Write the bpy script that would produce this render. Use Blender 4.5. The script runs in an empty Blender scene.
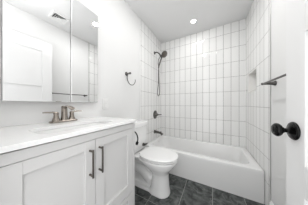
import bpy, bmesh, math, random
from mathutils import Vector, Matrix
S = bpy.context.scene
COL = S.collection
PI = math.pi
R = math.radians

# ------------------------------------------------------------------ camera, world, lights, exposure
EYE = 1.06
F = 106.6
cam_d = bpy.data.cameras.new('camera')
cam = bpy.data.objects.new('camera', cam_d); COL.objects.link(cam)
cam.location = (0, 0, EYE)
cam.rotation_euler = (R(90), 0, R(28.55))
cam_d.sensor_width = 36; cam_d.sensor_fit = 'HORIZONTAL'
cam_d.lens = F / 308 * 36
cam_d.shift_y = 1.5 / 308
cam_d.clip_start = 0.02
S.camera = cam

w = bpy.data.worlds.new('world'); S.world = w; w.use_nodes = True
bg = w.node_tree.nodes['Background']
bg.inputs[0].default_value = (1.0, 1.0, 1.0, 1); bg.inputs[1].default_value = 1.8

S.view_settings.view_transform = 'Standard'
S.view_settings.look = 'None'
S.view_settings.gamma = 1
S.view_settings.use_curve_mapping = False
S.view_settings.exposure = 0.28

WX0, WX1 = -1.043, 0.496        # drywall faces left / right
TX0, TX1 = -1.0355, 0.4886      # tile faces
BY = 2.258                      # tiled back wall face
TY = 1.435                      # front edge of the tiled surround
CZ = 2.465                      # ceiling
FY = -0.02                      # inner face of the front wall

def lamp(name, loc, power, size, rot=(0, 0, 0), color=(1, .96, .9), spread=180):
    l = bpy.data.lights.new(name, 'AREA'); l.shape = 'DISK'; l.size = size
    l.energy = power; l.color = color; l.spread = R(spread)
    o = bpy.data.objects.new(name, l); COL.objects.link(o)
    o.location = loc; o.rotation_euler = rot
    return o
LIGHTS = [(-0.275, 1.905), (-0.203, 1.153)]
lamp('downlight_beam', (LIGHTS[0][0], LIGHTS[0][1], CZ - 0.008), 1.15, 0.07, color=(1, .99, .98))
lamp('downlight_beam', (LIGHTS[1][0], LIGHTS[1][1], CZ - 0.008), 6.0, 0.07, color=(1, .99, .98))
lamp('ceiling_bounce_fill', (-.22, .06, 1.80), 7.0, .30, rot=(PI, 0, 0), color=(1, 1, 1))  # added unseen fill light, bounced off the ceiling; not a fixture of the room

# ------------------------------------------------------------------ materials
def mat(name, col, rough=.5, metal=0, **kw):
    m = bpy.data.materials.new(name); m.use_nodes = True
    b = m.node_tree.nodes['Principled BSDF']
    b.inputs['Base Color'].default_value = (*col, 1)
    b.inputs['Roughness'].default_value = rough
    b.inputs['Metallic'].default_value = metal
    for k, v in kw.items(): b.inputs[k.replace('_', ' ')].default_value = v
    return m
class NT:
    def __init__(s, m): s.t = m.node_tree; s.b = s.t.nodes['Principled BSDF']
    def n(s, typ, **kw):
        o = s.t.nodes.new(typ)
        for k, v in kw.items(): setattr(o, k, v)
        return o
    def l(s, a, b): s.t.links.new(a, b)
    def math(s, op, a, b=None, c=None):
        o = s.n('ShaderNodeMath', operation=op)
        for i, v in enumerate((a, b, c)):
            if v is None: continue
            if isinstance(v, (int, float)): o.inputs[i].default_value = v
            else: s.l(v, o.inputs[i])
        return o.outputs[0]
    def mix(s, f, a, b):
        o = s.n('ShaderNodeMix', data_type='RGBA')
        if isinstance(f, (int, float)): o.inputs[0].default_value = f
        else: s.l(f, o.inputs[0])
        for i, v in ((6, a), (7, b)):
            if isinstance(v, tuple): o.inputs[i].default_value = (*v, 1)
            else: s.l(v, o.inputs[i])
        return o.outputs[2]
def speckle(m, scale, amp, bump=0.0, dist=.002):
    """soft tonal variation plus light bump, in object space"""
    N = NT(m); tc = N.n('ShaderNodeTexCoord'); nz = N.n('ShaderNodeTexNoise')
    nz.inputs['Scale'].default_value = scale; nz.inputs['Detail'].default_value = 4
    N.l(tc.outputs['Object'], nz.inputs['Vector'])
    c = tuple(N.b.inputs['Base Color'].default_value)[:3]
    lo = tuple(max(0, x * (1 - amp)) for x in c); hi = tuple(min(1, x * (1 + amp)) for x in c)
    N.l(N.mix(nz.outputs['Fac'], lo, hi), N.b.inputs['Base Color'])
    if bump:
        bp = N.n('ShaderNodeBump'); bp.inputs['Strength'].default_value = bump; bp.inputs['Distance'].default_value = dist
        N.l(nz.outputs['Fac'], bp.inputs['Height']); N.l(bp.outputs[0], N.b.inputs['Normal'])
    return m

M_wall = speckle(mat('wall_paint', (.83, .83, .825), .55), 60, .008, .06)
M_ceil = speckle(mat('ceiling_paint', (.80, .80, .80), .8), 60, .008, .06)
M_trim = speckle(mat('trim_paint', (.86, .86, .855), .35), 20, .008)
M_door = speckle(mat('door_paint', (.84, .84, .838), .38), 12, .008)
M_cab = speckle(mat('cabinet_paint', (.64, .636, .632), .42), 14, .01)
M_gap = mat('cabinet_gap_shade', (.12, .12, .12), .8)  # dark colour standing in for shade behind the vanity doors
M_porc = mat('porcelain', (.86, .86, .855), .12, 0); M_porc.node_tree.nodes['Principled BSDF'].inputs['Coat Weight'].default_value = .3
M_seat = mat('seat_plastic', (.88, .88, .875), .22)
M_tub = mat('tub_enamel', (.84, .84, .835), .16)
M_black = speckle(mat('black_bronze', (.008, .008, .008), .22, .6), 90, .3, .1)
M_gun = speckle(mat('gunmetal', (.12, .115, .11), .32, .9), 60, .1)
M_nickel = speckle(mat('brushed_nickel', (.34, .305, .27), .27, 1), 90, .08)
M_handle = speckle(mat('dark_nickel', (.16, .145, .13), .35, .9), 60, .1)
M_mirror = mat('mirror_silver', (.90, .905, .905), .004, 1)
M_cabside = mat('cabinet_aluminium', (.45, .45, .45), .4, .6)
M_plastic = mat('white_plastic', (.85, .85, .84), .3)
M_slot = mat('dark_slot', (.01, .01, .01), .8)
M_edge = mat('tile_edge_profile', (.55, .55, .54), .35, .5)

def quartz():
    m = mat('quartz', (.88, .88, .875), .2); N = NT(m)
    tc = N.n('ShaderNodeTexCoord'); nz = N.n('ShaderNodeTexNoise'); nz.inputs['Scale'].default_value = 6
    nz.inputs['Detail'].default_value = 6; nz.inputs['Distortion'].default_value = 1.2
    N.l(tc.outputs['Object'], nz.inputs['Vector'])
    v = N.math('ABSOLUTE', N.math('SUBTRACT', nz.outputs['Fac'], .5))
    f = N.math('SUBTRACT', 1, N.math('MINIMUM', N.math('MULTIPLY', v, 60), 1))
    N.l(N.mix(N.math('MULTIPLY', f, .10), (.88, .88, .875), (.62, .62, .62)), N.b.inputs['Base Color'])
    return m
M_quartz = quartz()

def tile_mat(name, axis, u0, du, z0=.5165, dz=.2535):
    m = mat(name, (.86, .86, .85), .05); N = NT(m)
    tc = N.n('ShaderNodeTexCoord'); sp = N.n('ShaderNodeSeparateXYZ'); N.l(tc.outputs['Object'], sp.inputs[0])
    u = N.math('DIVIDE', N.math('SUBTRACT', sp.outputs[axis], u0), du)
    v = N.math('DIVIDE', N.math('SUBTRACT', sp.outputs[2], z0), dz)
    fu = N.math('FRACT', u); fv = N.math('FRACT', v)
    eu = N.math('MULTIPLY', N.math('MINIMUM', fu, N.math('SUBTRACT', 1, fu)), du)
    ev = N.math('MULTIPLY', N.math('MINIMUM', fv, N.math('SUBTRACT', 1, fv)), dz)
    d = N.math('MINIMUM', eu, N.math('MULTIPLY', ev, 1.3))
    g = N.math('LESS_THAN', d, .0025)
    cid = N.n('ShaderNodeCombineXYZ'); N.l(N.math('FLOOR', u), cid.inputs[0]); N.l(N.math('FLOOR', v), cid.inputs[1])
    wn = N.n('ShaderNodeTexWhiteNoise', noise_dimensions='3D'); N.l(cid.outputs[0], wn.inputs['Vector'])
    tone = N.mix(wn.outputs['Value'], (.85, .85, .84), (.90, .90, .89))
    N.l(N.mix(g, tone, (.22, .215, .21)), N.b.inputs['Base Color'])
    N.l(N.math('MULTIPLY_ADD', g, .6, .06), N.b.inputs['Roughness'])
    nz = N.n('ShaderNodeTexNoise'); nz.inputs['Scale'].default_value = 9; N.l(tc.outputs['Object'], nz.inputs['Vector'])
    h = N.math('ADD', N.math('MULTIPLY', N.math('MINIMUM', N.math('MULTIPLY', d, 160), 1), .9), N.math('MULTIPLY', nz.outputs['Fac'], .07))
    bp = N.n('ShaderNodeBump'); bp.inputs['Strength'].default_value = .6; bp.inputs['Distance'].default_value = .0016
    N.l(h, bp.inputs['Height']); N.l(bp.outputs[0], N.b.inputs['Normal'])
    return m
M_tile_back = tile_mat('tile_back', 0, -.9366, .1114)
M_tile_side = tile_mat('tile_side', 1, TY + .02, .1114)

def slate():
    m = mat('slate_floor', (.06, .065, .062), .42); N = NT(m)
    tc = N.n('ShaderNodeTexCoord'); sp = N.n('ShaderNodeSeparateXYZ'); N.l(tc.outputs['Object'], sp.inputs[0])
    u = N.math('DIVIDE', N.math('SUBTRACT', sp.outputs[0], .0055), .3115)
    v = N.math('DIVIDE', N.math('SUBTRACT', sp.outputs[1], 1.0), .62)
    fu = N.math('FRACT', u); fv = N.math('FRACT', v)
    eu = N.math('MULTIPLY', N.math('MINIMUM', fu, N.math('SUBTRACT', 1, fu)), .3115)
    ev = N.math('MULTIPLY', N.math('MINIMUM', fv, N.math('SUBTRACT', 1, fv)), .62)
    g = N.math('LESS_THAN', N.math('MINIMUM', eu, ev), .0026)
    cid = N.n('ShaderNodeCombineXYZ'); N.l(N.math('FLOOR', u), cid.inputs[0]); N.l(N.math('FLOOR', v), cid.inputs[1])
    wn = N.n('ShaderNodeTexWhiteNoise', noise_dimensions='3D'); N.l(cid.outputs[0], wn.inputs['Vector'])
    off = N.n('ShaderNodeVectorMath', operation='MULTIPLY_ADD')
    N.l(wn.outputs['Color'], off.inputs[0]); off.inputs[1].default_value = (5, 5, 5); N.l(tc.outputs['Object'], off.inputs[2])
    a = N.n('ShaderNodeTexNoise'); a.inputs['Scale'].default_value = 16; a.inputs['Detail'].default_value = 8; a.inputs['Distortion'].default_value = .6
    N.l(off.outputs[0], a.inputs['Vector'])
    b = N.n('ShaderNodeTexNoise'); b.inputs['Scale'].default_value = 4.2; b.inputs['Detail'].default_value = 7; b.inputs['Distortion'].default_value = 1.6
    N.l(off.outputs[0], b.inputs['Vector'])
    vein = N.math('SUBTRACT', 1, N.math('MINIMUM', N.math('MULTIPLY', N.math('ABSOLUTE', N.math('SUBTRACT', b.outputs['Fac'], .5)), 40), 1))
    ra = N.n('ShaderNodeValToRGB'); N.l(a.outputs['Fac'], ra.inputs[0])
    ra.color_ramp.elements[0].position = .35; ra.color_ramp.elements[0].color = (.018, .021, .021, 1)
    ra.color_ramp.elements[1].position = .72; ra.color_ramp.elements[1].color = (.13, .14, .135, 1)
    c = N.mix(N.math('MULTIPLY', vein, .26), ra.outputs[0], (.36, .37, .36))
    N.l(N.mix(g, c, (.30, .30, .29)), N.b.inputs['Base Color'])
    bp = N.n('ShaderNodeBump'); bp.inputs['Strength'].default_value = .3; bp.inputs['Distance'].default_value = .002
    N.l(N.math('SUBTRACT', a.outputs['Fac'], g), bp.inputs['Height']); N.l(bp.outputs[0], N.b.inputs['Normal'])
    return m
M_slate = slate()
def emit(name, col, s):
    m = mat(name, col, .4); b = m.node_tree.nodes['Principled BSDF']
    b.inputs['Emission Color'].default_value = (*col, 1); b.inputs['Emission Strength'].default_value = s
    return m
M_glow = emit('downlight_lens', (1, .98, .94), 14)

# ------------------------------------------------------------------ helpers
def obj(name, bm, m, parent=None, smooth=None, loc=None):
    me = bpy.data.meshes.new(name)
    bmesh.ops.recalc_face_normals(bm, faces=bm.faces)
    if smooth is not None:
        for f in bm.faces: f.smooth = True
        for e in bm.edges:
            if len(e.link_faces) == 2 and e.calc_face_angle(0) > R(smooth): e.smooth = False
    bm.to_mesh(me); bm.free()
    me.materials.append(m)
    o = bpy.data.objects.new(name, me); COL.objects.link(o)
    if parent is not None:
        o.parent = parent
        off = Vector((0, 0, 0)); p = parent
        while p is not None: off += p.location; p = p.parent
        me.transform(Matrix.Translation(-off))
    elif loc is not None:
        o.location = loc; me.transform(Matrix.Translation(-Vector(loc)))
    return o
def tag(o, label, cat, group=None):
    o['label'] = label; o['category'] = cat
    if group: o['group'] = group
    return o
def thing(name, label, cat, loc, group=None):
    o = bpy.data.objects.new(name, None); COL.objects.link(o); o.location = loc
    o.empty_display_size = .05
    return tag(o, label, cat, group)
def struct(o):
    o['kind'] = 'structure'; return o
def box(x0, x1, y0, y1, z0, z1, bev=0, seg=2, bm=None):
    b2 = bmesh.new()
    bmesh.ops.create_cube(b2, size=1)
    for v in b2.verts:
        v.co = Vector(((x0 + x1) / 2 + v.co.x * (x1 - x0), (y0 + y1) / 2 + v.co.y * (y1 - y0), (z0 + z1) / 2 + v.co.z * (z1 - z0)))
    if bev: bmesh.ops.bevel(b2, geom=b2.edges[:], offset=bev, segments=seg, affect='EDGES', profile=.5)
    return b2 if bm is None else merge(bm, b2)
def merge(a, b):
    me = bpy.data.meshes.new('tmp'); b.to_mesh(me); b.free(); a.from_mesh(me); bpy.data.meshes.remove(me); return a
def loft(rings, cap=True, closed=True):
    bm = bmesh.new(); vs = [[bm.verts.new(p) for p in r] for r in rings]; n = len(rings[0])
    for a, b in zip(vs, vs[1:]):
        for i in range(n if closed else n - 1):
            bm.faces.new((a[i], a[(i + 1) % n], b[(i + 1) % n], b[i]))
    if cap:
        bm.faces.new(vs[0][::-1]); bm.faces.new(vs[-1])
    return bm
def lathe(prof, org, axis, n=32):
    """prof = [(distance along axis, radius)]"""
    ax = Vector(axis).normalized(); t = ax.orthogonal().normalized(); b = ax.cross(t); o = Vector(org)
    return loft([[o + ax * d + (t * math.cos(2 * PI * i / n) + b * math.sin(2 * PI * i / n)) * max(r, 1e-4) for i in range(n)] for d, r in prof])
def spline(pts, k=8):
    P = [Vector(p) for p in pts]; P = [P[0] * 2 - P[1]] + P + [P[-1] * 2 - P[-2]]; out = []
    for i in range(1, len(P) - 2):
        for j in range(k):
            t = j / k; a, b, c, d = P[i - 1:i + 3]
            out.append(.5 * ((2 * b) + (c - a) * t + (2 * a - 5 * b + 4 * c - d) * t * t + (3 * b - a - 3 * c + d) * t ** 3))
    out.append(P[-2]); return out
def tube(path, rad, n=14, flat=None):
    """rad: number or list; flat=(direction, factor) squashes the section"""
    path = [Vector(p) for p in path]; rings = []; t0 = None
    for i, p in enumerate(path):
        d = (path[min(i + 1, len(path) - 1)] - path[max(i - 1, 0)]).normalized()
        if t0 is None: t0 = d.orthogonal().normalized()
        t0 = (t0 - d * t0.dot(d)).normalized(); b = d.cross(t0)
        r = rad[i] if isinstance(rad, (list, tuple)) else rad
        ring = []
        for k in range(n):
            o = (t0 * math.cos(2 * PI * k / n) + b * math.sin(2 * PI * k / n)) * r
            if flat:
                f = Vector(flat[0]).normalized(); o -= f * o.dot(f) * (1 - flat[1])
            ring.append(p + o)
        rings.append(ring)
    return loft(rings)
def rrect(cx, cy, hx, hy, r, z, k=8):
    out = []
    for sx, sy, a0 in ((1, 1, 0), (-1, 1, 90), (-1, -1, 180), (1, -1, 270)):
        for i in range(k + 1):
            a = R(a0 + 90 * i / k)
            out.append(Vector((cx + sx * (hx - r) + r * math.cos(a), cy + sy * (hy - r) + r * math.sin(a), z)))
    return out
def egg(xb, xf, yc, hy, z, xw, n=48, e=2.3):
    """closed outline: back xb, front xf, widest at xw"""
    out = []
    for i in range(n):
        a = 2 * PI * i / n; c, s = math.cos(a), math.sin(a)
        hx = (xf - xw) if c > 0 else (xw - xb)
        ee = 2.1 if c > 0 else e + 1.0
        out.append(Vector((xw + hx * math.copysign(abs(c) ** (2 / ee), c), yc + hy * math.copysign(abs(s) ** (2 / ee), s), z)))
    return out

# ------------------------------------------------------------------ setting
struct(obj('floor', box(WX0 - .1, WX1 + .1, -.14, BY + .1, -.05, 0), M_slate))
struct(obj('ceiling', box(WX0 - .1, WX1 + .1, -.14, BY + .1, CZ, CZ + .1), M_ceil))
wl = struct(obj('wall_left', box(WX0 - .1, WX0, -.14, BY + .1, 0, CZ), M_wall))
wb = struct(obj('wall_back', box(WX0, WX1 + .1, BY + .0075, BY + .1, 0, CZ), M_wall))
obj('tile_field', box(TX0 - .0075, TX1 + .0075, BY, BY + .0075, .30, CZ - .0), M_tile_back, wb)
obj('tile_field', box(WX0, TX0, TY, BY, 0, CZ), M_tile_side, wl)
obj('tile_edge', box(WX0, TX0 + .0015, TY - .010, TY, 0, CZ, .001, 1), M_trim, wl)
# right wall with the niche
NY0, NY1, NZ0, NZ1, NR, ND = 1.78, 2.12, 1.235, 1.515, .002, .09
def wall_hole(x0, x1, y0, y1, z0, z1):
    bm = bmesh.new()
    for a in ((y0, NY0, z0, z1), (NY1, y1, z0, z1), (NY0, NY1, z0, NZ0), (NY0, NY1, NZ1, z1)):
        box(x0, x1, *a, bm=bm)
    return bm
bm = box(WX1, WX1 + .12, -.14, TY, 0, CZ); merge(bm, wall_hole(WX1, WX1 + .12, TY, BY + .0075, 0, CZ))
wr = struct(obj('wall_right', bm, M_wall))
obj('tile_field', wall_hole(TX1, WX1, TY, BY, 0, CZ), M_tile_side, wr)
obj('tile_edge', box(TX1 - .0015, WX1, TY - .009, TY, 0, CZ, .001, 1), M_edge, wr)
bm = bmesh.new(); x1 = TX1 + ND; t = .008
box(x1, x1 + t, NY0, NY1, NZ0, NZ1, bm=bm)
box(TX1 - .001, x1, NY0, NY0 + t, NZ0, NZ1, bm=bm); box(TX1 - .001, x1, NY1 - t, NY1, NZ0, NZ1, bm=bm)
box(TX1 - .001, x1, NY0 + t, NY1 - t, NZ0, NZ0 + t, bm=bm); box(TX1 - .001, x1, NY0 + t, NY1 - t, NZ1 - t, NZ1, bm=bm)
obj('niche', bm, mat('niche_tile', (.86, .85, .83), .2), wr)
bm = bmesh.new(); e = .006
for a in ((NY0 - e, NY0, NZ0 - e, NZ1 + e), (NY1, NY1 + e, NZ0 - e, NZ1 + e), (NY0, NY1, NZ0 - e, NZ0), (NY0, NY1, NZ1, NZ1 + e)): box(TX1 - .0015, TX1 + .002, *a, bm=bm)
obj('niche_trim', bm, M_edge, wr)
# front wall with the doorway the camera stands in
bm = box(WX0, -.46, -.14, FY, 0, CZ); box(.352, WX1, -.14, FY, 0, CZ, bm=bm); box(-.46, .352, -.14, FY, 2.06, CZ, bm=bm)
struct(obj('wall_front', bm, M_wall))
def baseboard(name, x0, x1, y0, y1, out):
    bm = box(x0, x1, y0, y1, 0, .125); 
    if out > 0: box(x0, x0 + (x1 - x0) * .55, y0, y1, .125, .142, .002, 1, bm=bm)
    else: box(x1 - (x1 - x0) * .55, x1, y0, y1, .125, .142, .002, 1, bm=bm)
    return struct(obj(name, bm, M_trim))
baseboard('baseboard_left', WX0, WX0 + .014, .735, TY - .012, 1)
baseboard('baseboard_right', WX1 - .014, WX1, FY, TY - .011, -1)

# door, swung open alongside the right wall
DX0, DX1, DY0, DY1 = .306, .341, -.022, .738
door = struct(obj('door_1', bmesh.new(), M_door))
def panel_door(bm):
    zs = [.012, .24, .705, .823, 1.332, 1.440, 1.876, 2.03]
    st = .116
    box(DX0 + .011, DX1 - .011, DY0 + .02, DY1 - .02, .03, 2.0, bm=bm)
    box(DX0, DX1, DY0, DY0 + st, zs[0], zs[7], .0015, 1, bm=bm); box(DX0, DX1, DY1 - st, DY1, zs[0], zs[7], .0015, 1, bm=bm)
    for a, b in ((0, 1), (2, 3), (4, 5), (6, 7)): box(DX0, DX1, DY0 + st, DY1 - st, zs[a], zs[b], bm=bm)
    return bm
me = bpy.data.meshes.new('door'); b = panel_door(bmesh.new()); b.to_mesh(me); b.free(); me.materials.append(M_door)
door.data = me
KY, KZ = .680, .946
rose = [(0, .0375), (.003, .0385), (.006, .037), (.008, .0335), (.0095, .0335), (.011, .030), (.014, .024), (.016, .0155), (.018, .013)]
knobp = [(.016, .0125), (.020, .0095), (.032, .0092), (.035, .0125), (.037, .0135), (.039, .0130), (.0405, .0175), (.044, .0235), (.049, .0275), (.0535, .0290), (.058, .0285),
         (.0615, .0262), (.0625, .0240), (.0640, .0242), (.0665, .0205), (.0675, .0170), (.0668, .0145), (.069, .0115), (.070, 0)]
for sgn, xx in ((-1, DX0), (1, DX1)):
    k = obj('door_knob', lathe([(a - .003, b) for a, b in knobp], (xx, KY, KZ), (sgn, 0, 0), 40), M_black, door, 50)
    obj('rose', lathe(rose, (xx, KY, KZ), (sgn, 0, 0), 40), M_black, k, 50)

# ------------------------------------------------------------------ bathtub
def bathtub():
    x0, x1, y0, y1, zt = TX0 + .003, TX1 - .003, 1.546, BY - .003, .349
    t = thing('bathtub', 'white alcove bathtub with a plain apron below the tiled walls', 'bathtub', ((x0 + x1) / 2, (y0 + y1) / 2, 0))
    cx, cy, hx, hy = (x0 + x1) / 2, (y0 + y1) / 2, (x1 - x0) / 2, (y1 - y0) / 2
    icy = cy + .012
    rings = [rrect(cx, cy, hx, hy, .004, 0), rrect(cx, cy, hx, hy, .004, zt - .042),
             rrect(cx, cy, hx, hy, .006, zt - .012), rrect(cx, cy, hx - .003, hy - .003, .008, zt - .003), rrect(cx, cy, hx - .011, hy - .011, .012, zt),
             rrect(cx, icy, hx - .070, hy - .064, .10, zt), rrect(cx, icy, hx - .080, hy - .074, .10, zt - .004), rrect(cx, icy, hx - .088, hy - .082, .10, zt - .02),
             rrect(cx + .01, icy, hx - .125, hy - .105, .12, .16), rrect(cx + .02, icy, hx - .16, hy - .13, .13, .09),
             rrect(cx + .02, icy, hx - .21, hy - .18, .12, .07)]
    obj('tub_shell', loft(rings), M_tub, t, 35)
    # overflow plate on the inner end wall, drain on the bottom
    obj('overflow_plate', lathe([(0, .039), (.006, .039), (.010, .034), (.011, .012), (.016, .010), (.017, 0)], (x0 + .080, 1.925, .297), (1, 0, .25), 28), M_gun, t, 40)
    obj('drain', lathe([(0, .034), (.003, .032), (.004, .018), (.008, .016), (.009, 0)], (x0 + .29, icy, .0695), (0, 0, 1), 24), M_gun, t, 40)
bathtub()

# ------------------------------------------------------------------ shower fittings
SY = 1.925
t = thing('tub_spout', 'dark metal tub spout with diverter, low on the tiled left wall', 'tub spout', (TX0, SY, .485))
path = spline([(TX0 + .004, SY, .492), (TX0 + .05, SY, .492), (TX0 + .11, SY, .487), (TX0 + .155, SY, .474), (TX0 + .178, SY, .452)], 6)
n = len(path); obj('spout_body', tube(path, [.029 - .008 * min(1, i / n * 2) + .004 * (i / n > .8) for i in range(n)], 20), M_gun, t, 40)
obj('wall_flange', lathe([(0, .036), (.006, .036), (.012, .029), (.014, .02)], (TX0, SY, .492), (1, 0, 0), 28), M_gun, t, 40)
obj('diverter_knob', lathe([(0, .006), (.012, .006), (.014, .011), (.022, .012), (.025, .008), (.026, 0)], (TX0 + .145, SY, .490), (.1, 0, 1), 18), M_gun, t, 40)
t = thing('shower_valve', 'dark metal shower valve with round plate and lever, midway up the tiled wall', 'shower valve', (TX0, 1.955, .841))
obj('valve_plate', lathe([(0, .086), (.004, .086), (.010, .078), (.013, .040), (.018, .034), (.045, .028), (.055, .024), (.062, .015), (.064, 0)], (TX0, 1.955, .841), (1, 0, 0), 36), M_gun, t, 40)
obj('valve_lever', tube([(TX0 + .05, 1.955, .841), (TX0 + .075, 1.965, .842), (TX0 + .10, 1.985, .843), (TX0 + .118, 2.01, .843)], [.014, .012, .009, .007], 14), M_gun, t, 40)

t = thing('hand_shower', 'dark metal hand shower on a curved wall arm with long hose', 'shower', (TX0, SY, 2.105))
obj('wall_flange', lathe([(0, .030), (.005, .030), (.012, .022), (.014, .012)], (TX0, SY, 2.105), (1, 0, 0), 24), M_gun, t, 40)
obj('shower_arm', tube(spline([(TX0 + .004, SY, 2.105), (TX0 + .05, SY, 2.108), (TX0 + .10, SY, 2.075), (TX0 + .135, SY - .002, 2.025)], 6), .0115, 14), M_gun, t, 40)
obj('holder', lathe([(-.03, .016), (-.02, .021), (.02, .021), (.03, .016)], (TX0 + .145, SY - .004, 2.008), (.55, 0, -.83), 20), M_gun, t, 40)
hc = Vector((-.806, SY - .03, 2.018)); fn = Vector((.72, -.30, -.62)).normalized()
h = obj('spray_head', lathe([(-.034, .004), (-.030, .022), (-.020, .040), (-.010, .058), (0, .064), (.008, .063), (.010, .058), (.0105, 0)], hc, fn, 36), M_gun, t, 40)
obj('spray_face', lathe([(.0107, .056), (.014, .052), (.0145, .02), (.016, .018), (.0162, 0)], hc, fn, 32), M_handle, h, 40)
obj('hand_grip', tube(spline([hc - fn * .018 + Vector((-.01, 0, -.01)), (-.872, SY - .012, 1.965), (-.905, SY - .004, 1.90), (-.932, SY, 1.83), (-.942, SY, 1.785)], 6), [.017, .0175] + [.015] * 30 if False else .0135, 14), M_gun, t, 40)
obj('hose', tube(spline([(-.942, SY, 1.79), (-.945, SY, 1.70), (-.946, SY, 1.55), (-.952, SY, 1.45), (-.966, SY, 1.32), (-.962, SY, 1.245), (-.946, SY, 1.222),
     (-.930, SY + .004, 1.245), (-.926, SY + .012, 1.32), (-.936, SY + .016, 1.45), (-.942, SY + .018, 1.60), (-.948, SY + .018, 1.78), (-.958, SY + .014, 1.88), (-.950, SY + .012, 1.955), (-.915, SY + .006, 1.995)], 8), .0065, 10), M_gun, t, 40)

# ------------------------------------------------------------------ toilet
TCY = 1.18
def toilet():
    t = thing('toilet', 'white two-piece toilet with closed lid beside the tub', 'toilet', (-.7, TCY, 0))
    c = TCY
    bm = loft([egg(-.685, -.430, c, .110, .0, -.55), egg(-.680, -.432, c, .108, .02, -.55), egg(-.660, -.442, c, .101, .07, -.545), egg(-.635, -.452, c, .095, .20, -.545), egg(-.645, -.448, c, .100, .245, -.545),
               egg(-.67, -.425, c, .125, .285, -.555), egg(-.71, -.385, c, .155, .33, -.575), egg(-.77, -.355, c, .174, .375, -.60), egg(-.83, -.347, c, .179, .402, -.60), egg(-.83, -.352, c, .175, .413, -.60)])
    merge(bm, loft([rrect(-.80, c, .20, .088, .04, 0), rrect(-.80, c, .20, .088, .04, .026), rrect(-.80, c, .19, .078, .04, .034)]))
    merge(bm, loft([rrect(-.80, c, .20, .030, .028, .02), rrect(-.80, c, .20, .030, .028, .36)]))
    merge(bm, loft([rrect(-.90, c, .115, .08, .05, .34), rrect(-.90, c, .118, .125, .05, .37), rrect(-.90, c, .12, .15, .05, .41), rrect(-.90, c, .12, .152, .05, .425)]))
    # the trapway, standing proud on both flanks
    for sy in (-1, 1):
        p = spline([(-.99, c + sy * .030, .215), (-.90, c + sy * .034, .225), (-.80, c + sy * .036, .205), (-.72, c + sy * .036, .150), (-.68, c + sy * .034, .11)], 6)
        merge(bm, tube(p, [.060 + .010 * math.sin(PI * i / (len(p) - 1)) for i in range(len(p))], 18, flat=((0, 1, 0), .55)))
    o = obj('bowl', bm, M_porc, t)
    md = o.modifiers.new('blend', 'REMESH'); md.mode = 'VOXEL'; md.voxel_size = .0065; md.use_smooth_shade = True
    sm = o.modifiers.new('soften', 'SMOOTH'); sm.iterations = 6; sm.factor = .6
    def plate(name, z0, z1, g, m, xb=-.79):
        a = [(z0, -.004), (z0 + .003, 0), (z1 - .006, 0), (z1 - .002, -.003), (z1, -.010), (z1 + .002, -.05)]
        return obj(name, loft([egg(xb - d * .3 * 0 - g * 0, -.340 + g + d, c, .184 + g + d, z, -.60) for z, d in a]), m, t, 40)
    plate('seat', .420, .434, -.003, M_seat); plate('lid', .442, .459, .002, M_seat)
    # hinges
    for sy in (-1, 1):
        obj('hinge', box(-.812, -.786, c + sy * .075 - .02, c + sy * .075 + .02, .424, .452, .006), M_seat, t, 40)
    # tank
    rings = []
    for z, hx, hy in ((.440, .080, .135), (.452, .086, .142), (.60, .090, .158), (.752, .092, .168)):
        rings.append(rrect(-.930, c, hx, hy, .035, z))
    obj('tank', loft(rings), M_porc, t, 40)
    obj('tank_lid', loft([rrect(-.930, c, .094, .166, .035, .7525), rrect(-.930, c, .103, .178, .04, .757), rrect(-.930, c, .103, .178, .04, .803), rrect(-.930, c, .099, .174, .04, .812), rrect(-.930, c, .085, .160, .04, .814)]), M_porc, t, 40)
    l = obj('flush_lever', lathe([(0, .024), (.006, .024), (.012, .019), (.014, .010), (.022, .010)], (-.842, c + .056, .495), (1, 0, 0), 24), M_gun, t, 40)
    l['label'] = 'dark metal flush lever'
    obj('lever_arm', tube([(-.822, c + .046, .495), (-.820, c + .072, .495), (-.816, c + .100, .497), (-.812, c + .125, .499)], [.018, .017, .011, .004], 12), M_gun, l, 40)
toilet()

# ------------------------------------------------------------------ vanity
VX = -.575; VY0, VY1 = .0207, .716
BX = WX0 + .002
def shaker(bm, x, y0, y1, z0, z1, st, rl, rb, th=.018, rec=.010):
    box(x - th, x - rec, y0 + st * .6, y1 - st * .6, z0 + rb * .6, z1 - rl * .6, bm=bm)
    box(x - th, x, y0, y0 + st, z0, z1, .0012, 1, bm=bm); box(x - th, x, y1 - st, y1, z0, z1, .0012, 1, bm=bm)
    box(x - th, x, y0 + st, y1 - st, z0, z0 + rb, .0012, 1, bm=bm); box(x - th, x, y0 + st, y1 - st, z1 - rl, z1, .0012, 1, bm=bm)
    return bm
v = thing('vanity_cabinet', 'light grey shaker vanity cabinet with two doors along the left wall', 'vanity', ((BX + VX) / 2, (VY0 + VY1) / 2, 0))
bm = bmesh.new()
XF = VX - .019
box(BX, XF - .012, VY0, VY0 + .016, .09, .908, bm=bm); box(BX, XF - .012, VY1 - .016, VY1, .09, .908, bm=bm)
box(BX, XF - .012, VY0 + .016, VY1 - .016, .09, .106, bm=bm); box(BX, BX + .01, VY0 + .016, VY1 - .016, .106, .908, bm=bm)
box(BX, XF - .06, VY0 + .01, VY1 - .01, 0, .09, bm=bm)
obj('carcass', bm, M_cab, v)
bm = bmesh.new()
box(XF - .012, VX, VY0, .0495, .09, .9025, .001, 1, bm=bm); box(XF - .012, VX, .6905, VY1, 0.0, .9025, .001, 1, bm=bm)
box(XF - .012, VX, .0495, .6905, .8645, .9025, bm=bm); box(XF - .012, VX, .0495, .6905, .09, .105, bm=bm)
obj('face_frame', bm, M_cab, v)
obj('inner_shadow_board', box(XF - .010, XF - .004, .0495, .6905, .105, .8645), M_gap, v)  # added dark sheet that paints the shade into the door and drawer gaps
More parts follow.
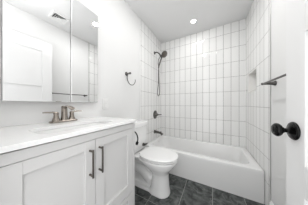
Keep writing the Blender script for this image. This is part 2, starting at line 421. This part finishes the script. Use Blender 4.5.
for y0, y1, hy in ((.052, .3690, .3370), (.3720, .688, .3915)):
    d = obj('door', shaker(bmesh.new(), VX, y0, y1, .347, .8620, .055, .048, .078), M_cab, v)
    bm = bmesh.new(); z0, z1 = .672, .820
    merge(bm, tube([(VX - .004, hy, z0 + .010), (VX + .030, hy, z0 + .010)], .0052, 10))
    merge(bm, tube([(VX - .004, hy, z1 - .010), (VX + .030, hy, z1 - .010)], .0052, 10))
    box(VX + .027, VX + .035, hy - .0042, hy + .0042, z0, z1, .0018, 2, bm=bm)
    hobj = obj('handle', bm, M_handle, d, 40)
obj('drawer', shaker(bmesh.new(), VX, .052, .688, .108, .342, .055, .034, .04), M_cab, v)

ct = obj('countertop', bmesh.new(), M_quartz)
CXF, CY0, CY1, CZ0, CZ1 = -.561, FY + .003, .721, .910, .929
SX0, SX1, SY0, SY1 = -.832, -.628, .165, .553
def slab_with_hole():
    bm = bmesh.new(); k = 8
    hole = rrect((SX0 + SX1) / 2, (SY0 + SY1) / 2, (SX1 - SX0) / 2, (SY1 - SY0) / 2, .05, 0, k)
    out = rrect((BX + CXF) / 2, (CY0 + CY1) / 2, (CXF - BX) / 2, (CY1 - CY0) / 2, .004, 0, k)
    outi = rrect((BX + CXF) / 2, (CY0 + CY1) / 2, (CXF - BX) / 2 - .0015, (CY1 - CY0) / 2 - .0015, .004, 0, k)
    def at(r, z): return [Vector((p.x, p.y, z)) for p in r]
    rings = [at(hole, CZ0), at(hole, CZ1), at(outi, CZ1), at(out, CZ1 - .0015), at(out, CZ0), at(hole, CZ0)]
    b = loft(rings, cap=False); bmesh.ops.remove_doubles(b, verts=b.verts, dist=1e-6); return b
me = bpy.data.meshes.new('countertop'); b = slab_with_hole(); bmesh.ops.recalc_face_normals(b, faces=b.faces); b.to_mesh(me); b.free(); me.materials.append(M_quartz); ct.data = me
tag(ct, 'white stone countertop with a sink cutout on top of the vanity cabinet', 'countertop')
sx, sy, shx, shy = (SX0 + SX1) / 2, (SY0 + SY1) / 2, (SX1 - SX0) / 2, (SY1 - SY0) / 2
s = thing('sink', 'white undermount sink basin sunk in the stone countertop', 'sink', (sx, sy, .79))
r = [(.909, .016), (.909, .002), (.90, 0), (.84, -.012), (.80, -.03), (.788, -.06)]
inner = [rrect(sx, sy, shx + d, shy + d, .05, z) for z, d in r]
outer = [rrect(sx, sy, shx + d + .008, shy + d + .008, .055, z - .010) for z, d in r[::-1][:-1]]
obj('basin', loft([outer[0]] + [], cap=False) if False else loft(inner[::-1][:0] + inner + outer, cap=True), M_porc, s, 40)
obj('drain', lathe([(0, .022), (.003, .022), (.004, .012), (.006, .011), (.0065, 0)], (sx, sy, .7885), (0, 0, 1), 24), M_nickel, s, 40)

f = thing('faucet', 'brushed nickel two-handle faucet on the countertop behind the sink', 'faucet', (-.965, .378, CZ1))
fx, fy, fz = -.965, .378, CZ1
obj('base_plate', loft([rrect(fx, fy, .027, .084, .02, fz + .0005), rrect(fx, fy, .027, .084, .02, fz + .008), rrect(fx, fy, .024, .081, .02, fz + .012), rrect(fx, fy, .018, .075, .016, fz + .013)]), M_nickel, f, 40)
bm = loft([[Vector((fx + a * math.cos(2 * PI * k / 24), fy + b * math.sin(2 * PI * k / 24), fz + z)) for k in range(24)] for z, a, b in
           ((.011, .024, .024), (.030, .0205, .0205), (.060, .0185, .0185), (.092, .0175, .018), (.110, .0165, .018), (.117, .012, .014), (.118, .004, .005))])
path = spline([(fx - .006, fy, fz + .100), (fx + .020, fy, fz + .110), (fx + .055, fy, fz + .114), (fx + .090, fy, fz + .109), (fx + .118, fy, fz + .100)], 6)
merge(bm, tube(path, .0165, 20, flat=((0, 0, 1), .5)))
merge(bm, lathe([(0, .008), (.010, .008), (.011, .006)], (fx + .112, fy, fz + .100), (.15, 0, -1), 16))
obj('spout', bm, M_nickel, f, 45)
for sg in (-1, 1):
    hy = fy + sg * .048
    hd = obj('handle', lathe([(.011, .0235), (.018, .0225), (.034, .016), (.052, .0135), (.060, .0145), (.069, .0150), (.073, .012), (.074, 0)], (fx, hy, fz), (0, 0, 1), 24), M_nickel, f, 45)
    obj('lever', tube([(fx, hy - sg * .008, fz + .068), (fx, hy + sg * .018, fz + .073), (fx + .002, hy + sg * .044, fz + .074), (fx + .004, hy + sg * .068, fz + .074)], [.0135, .0125, .010, .009], 14, flat=((0, 0, 1), .5)), M_nickel, hd, 45)

# ------------------------------------------------------------------ medicine cabinet with mirror doors
mc = thing('medicine_cabinet', 'mirrored three-door medicine cabinet on the wall above the vanity', 'medicine cabinet', (WX0, .27, 1.077))
MZ0, MZ1 = 1.077, 1.938
obj('body', box(WX0, -1.013, -.015, .663, MZ0 + .002, MZ1 - .002), M_cabside, mc)
for y0, y1 in ((-.017, .1095), (.1135, .4325), (.4365, .666)):
    bv = .003
    d = loft([[Vector((x, y0 + i, MZ0 + i)), Vector((x, y1 - i, MZ0 + i)), Vector((x, y1 - i, MZ1 - i)), Vector((x, y0 + i, MZ1 - i))] for x, i in ((-1.0115, 0), (-1.0012, 0), (-1.000, bv))])
    obj('mirror_door', d, M_mirror, mc)

# ------------------------------------------------------------------ wall fittings
def hoop(cx, cy, cz, r, u, a0, a1, n=28):
    """arc in the plane of u (horizontal unit vector) and z; angles in degrees from +u"""
    U = Vector(u)
    return [Vector((cx, cy, cz)) + U * r * math.cos(R(a0 + (a1 - a0) * i / n)) + Vector((0, 0, r * math.sin(R(a0 + (a1 - a0) * i / n)))) for i in range(n + 1)]
t = thing('towel_ring', 'dark metal open towel ring on the wall above the toilet', 'towel ring', (WX0, 1.12, 1.478))
post = [(0, .027), (.005, .027), (.010, .021), (.016, .0125), (.045, .0105), (.060, .013), (.070, .015), (.077, .012), (.078, 0)]
obj('wall_post', lathe(post, (WX0, 1.115, 1.478), (1, 0, 0), 24), M_gun, t, 40)
obj('ring', tube(hoop(-.975, 1.142, 1.405, .083, (0, 1, 0), 100, 365), .0052, 12), M_gun, t, 40)

t = thing('toilet_paper_holder', 'black curved open-arm toilet paper holder on the side of the vanity', 'toilet paper holder', (-.62, VY1, .80))
obj('wall_post', lathe([(0, .024), (.005, .024), (.010, .018), (.016, .0105), (.045, .0095), (.055, .011), (.062, .008), (.063, 0)], (-.655, VY1 - .0015, .812), (0, 1, 0), 22), M_black, t, 40)
obj('ring', tube([(-.655, VY1 + .055, .815)] + hoop(-.655, VY1 + .055, .745, .070, (1, 0, 0), 78, -28)[0:], .0055, 12), M_black, t, 40)
e = hoop(-.655, VY1 + .055, .745, .070, (1, 0, 0), 78, -28)[-1]
obj('end_cap', lathe([(0, .006), (.004, .0125), (.024, .0125), (.028, .008), (.029, 0)], e + Vector((.004, 0, .008)), (-.35, 0, -1), 18), M_black, t, 40)

t = thing('towel_bar', 'dark metal towel bar on the right wall between the tub and open door', 'towel bar', (WX1, 1.05, 1.246))
bpost = [(0, .022), (.006, .022), (.012, .018), (.030, .0135), (.060, .0105), (.082, .0100), (.088, .012), (.094, .009), (.095, 0)]
for y in (.775, 1.347): obj('wall_post', lathe(bpost, (WX1, y, 1.246), (-1, 0, 0), 24), M_gun, t, 40)
obj('bar', tube([(WX1 - .083, .762, 1.246), (WX1 - .083, 1.36, 1.246)], .0075, 14), M_gun, t, 40)

t = thing('light_switch', 'white switch plate on the wall right of the mirror', 'switch', (WX0, .779, 1.062))
obj('plate', loft([[Vector((x, .779 + a * (.036 - i), 1.062 + b * (.058 - i))) for a, b in ((-1, -1), (1, -1), (1, 1), (-1, 1))] for x, i in ((WX0, 0), (WX0 + .004, 0), (WX0 + .006, .003))]), M_plastic, t)
for z in (1.042, 1.084): obj('rocker', box(WX0 + .006, WX0 + .0095, .762, .796, z - .018, z + .018, .001, 1), M_plastic, t)

# ------------------------------------------------------------------ ceiling fittings
for i, (x, y) in enumerate(LIGHTS):
    t = thing('downlight', ['round recessed downlight in the ceiling over the tub', 'round recessed downlight seen in the mirror, nearer the vanity'][i], 'downlight', (x, y, CZ), 'recessed ceiling downlights')
    bm = lathe([(0, .052), (.002, .052), (.004, .048), (.004, .037), (0, .036)], (x, y, CZ), (0, 0, -1), 40)
    obj('trim_ring', bm, M_plastic, t, 40)
    obj('lens', lathe([(.001, .0355), (.0035, .0355), (.004, .0)], (x, y, CZ), (0, 0, -1), 32), M_glow, t, 40)
t = thing('ceiling_vent', 'square white louvred ceiling vent seen in the mirror', 'vent', (.18, .785, CZ))
vx, vy, vh = .18, .785, .105
obj('backing', box(vx - vh + .01, vx + vh - .01, vy - vh + .01, vy + vh - .01, CZ - .002, CZ), M_slot, t)
bm = bmesh.new(); z0 = CZ - .022
box(vx - vh, vx + vh, vy - vh, vy - vh + .018, z0, CZ, bm=bm); box(vx - vh, vx + vh, vy + vh - .018, vy + vh, z0, CZ, bm=bm)
box(vx - vh, vx - vh + .018, vy - vh + .018, vy + vh - .018, z0, CZ, bm=bm); box(vx + vh - .018, vx + vh, vy - vh + .018, vy + vh - .018, z0, CZ, bm=bm)
obj('frame', bm, M_plastic, t)
for k, q in enumerate((.078, .056, .034, .013)):
    # one square ring of slats, flaring outward as it comes down
    r = [[Vector((vx + a * (q + e), vy + b * (q + e), z)) for a, b in ((-1, -1), (1, -1), (1, 1), (-1, 1))] for e, z in ((-.009, CZ - .003), (.010, z0), (.009, z0 - .0008), (-.010, CZ - .0042))]
    obj('louvre', loft(r + [r[0]], cap=False), M_plastic, t)
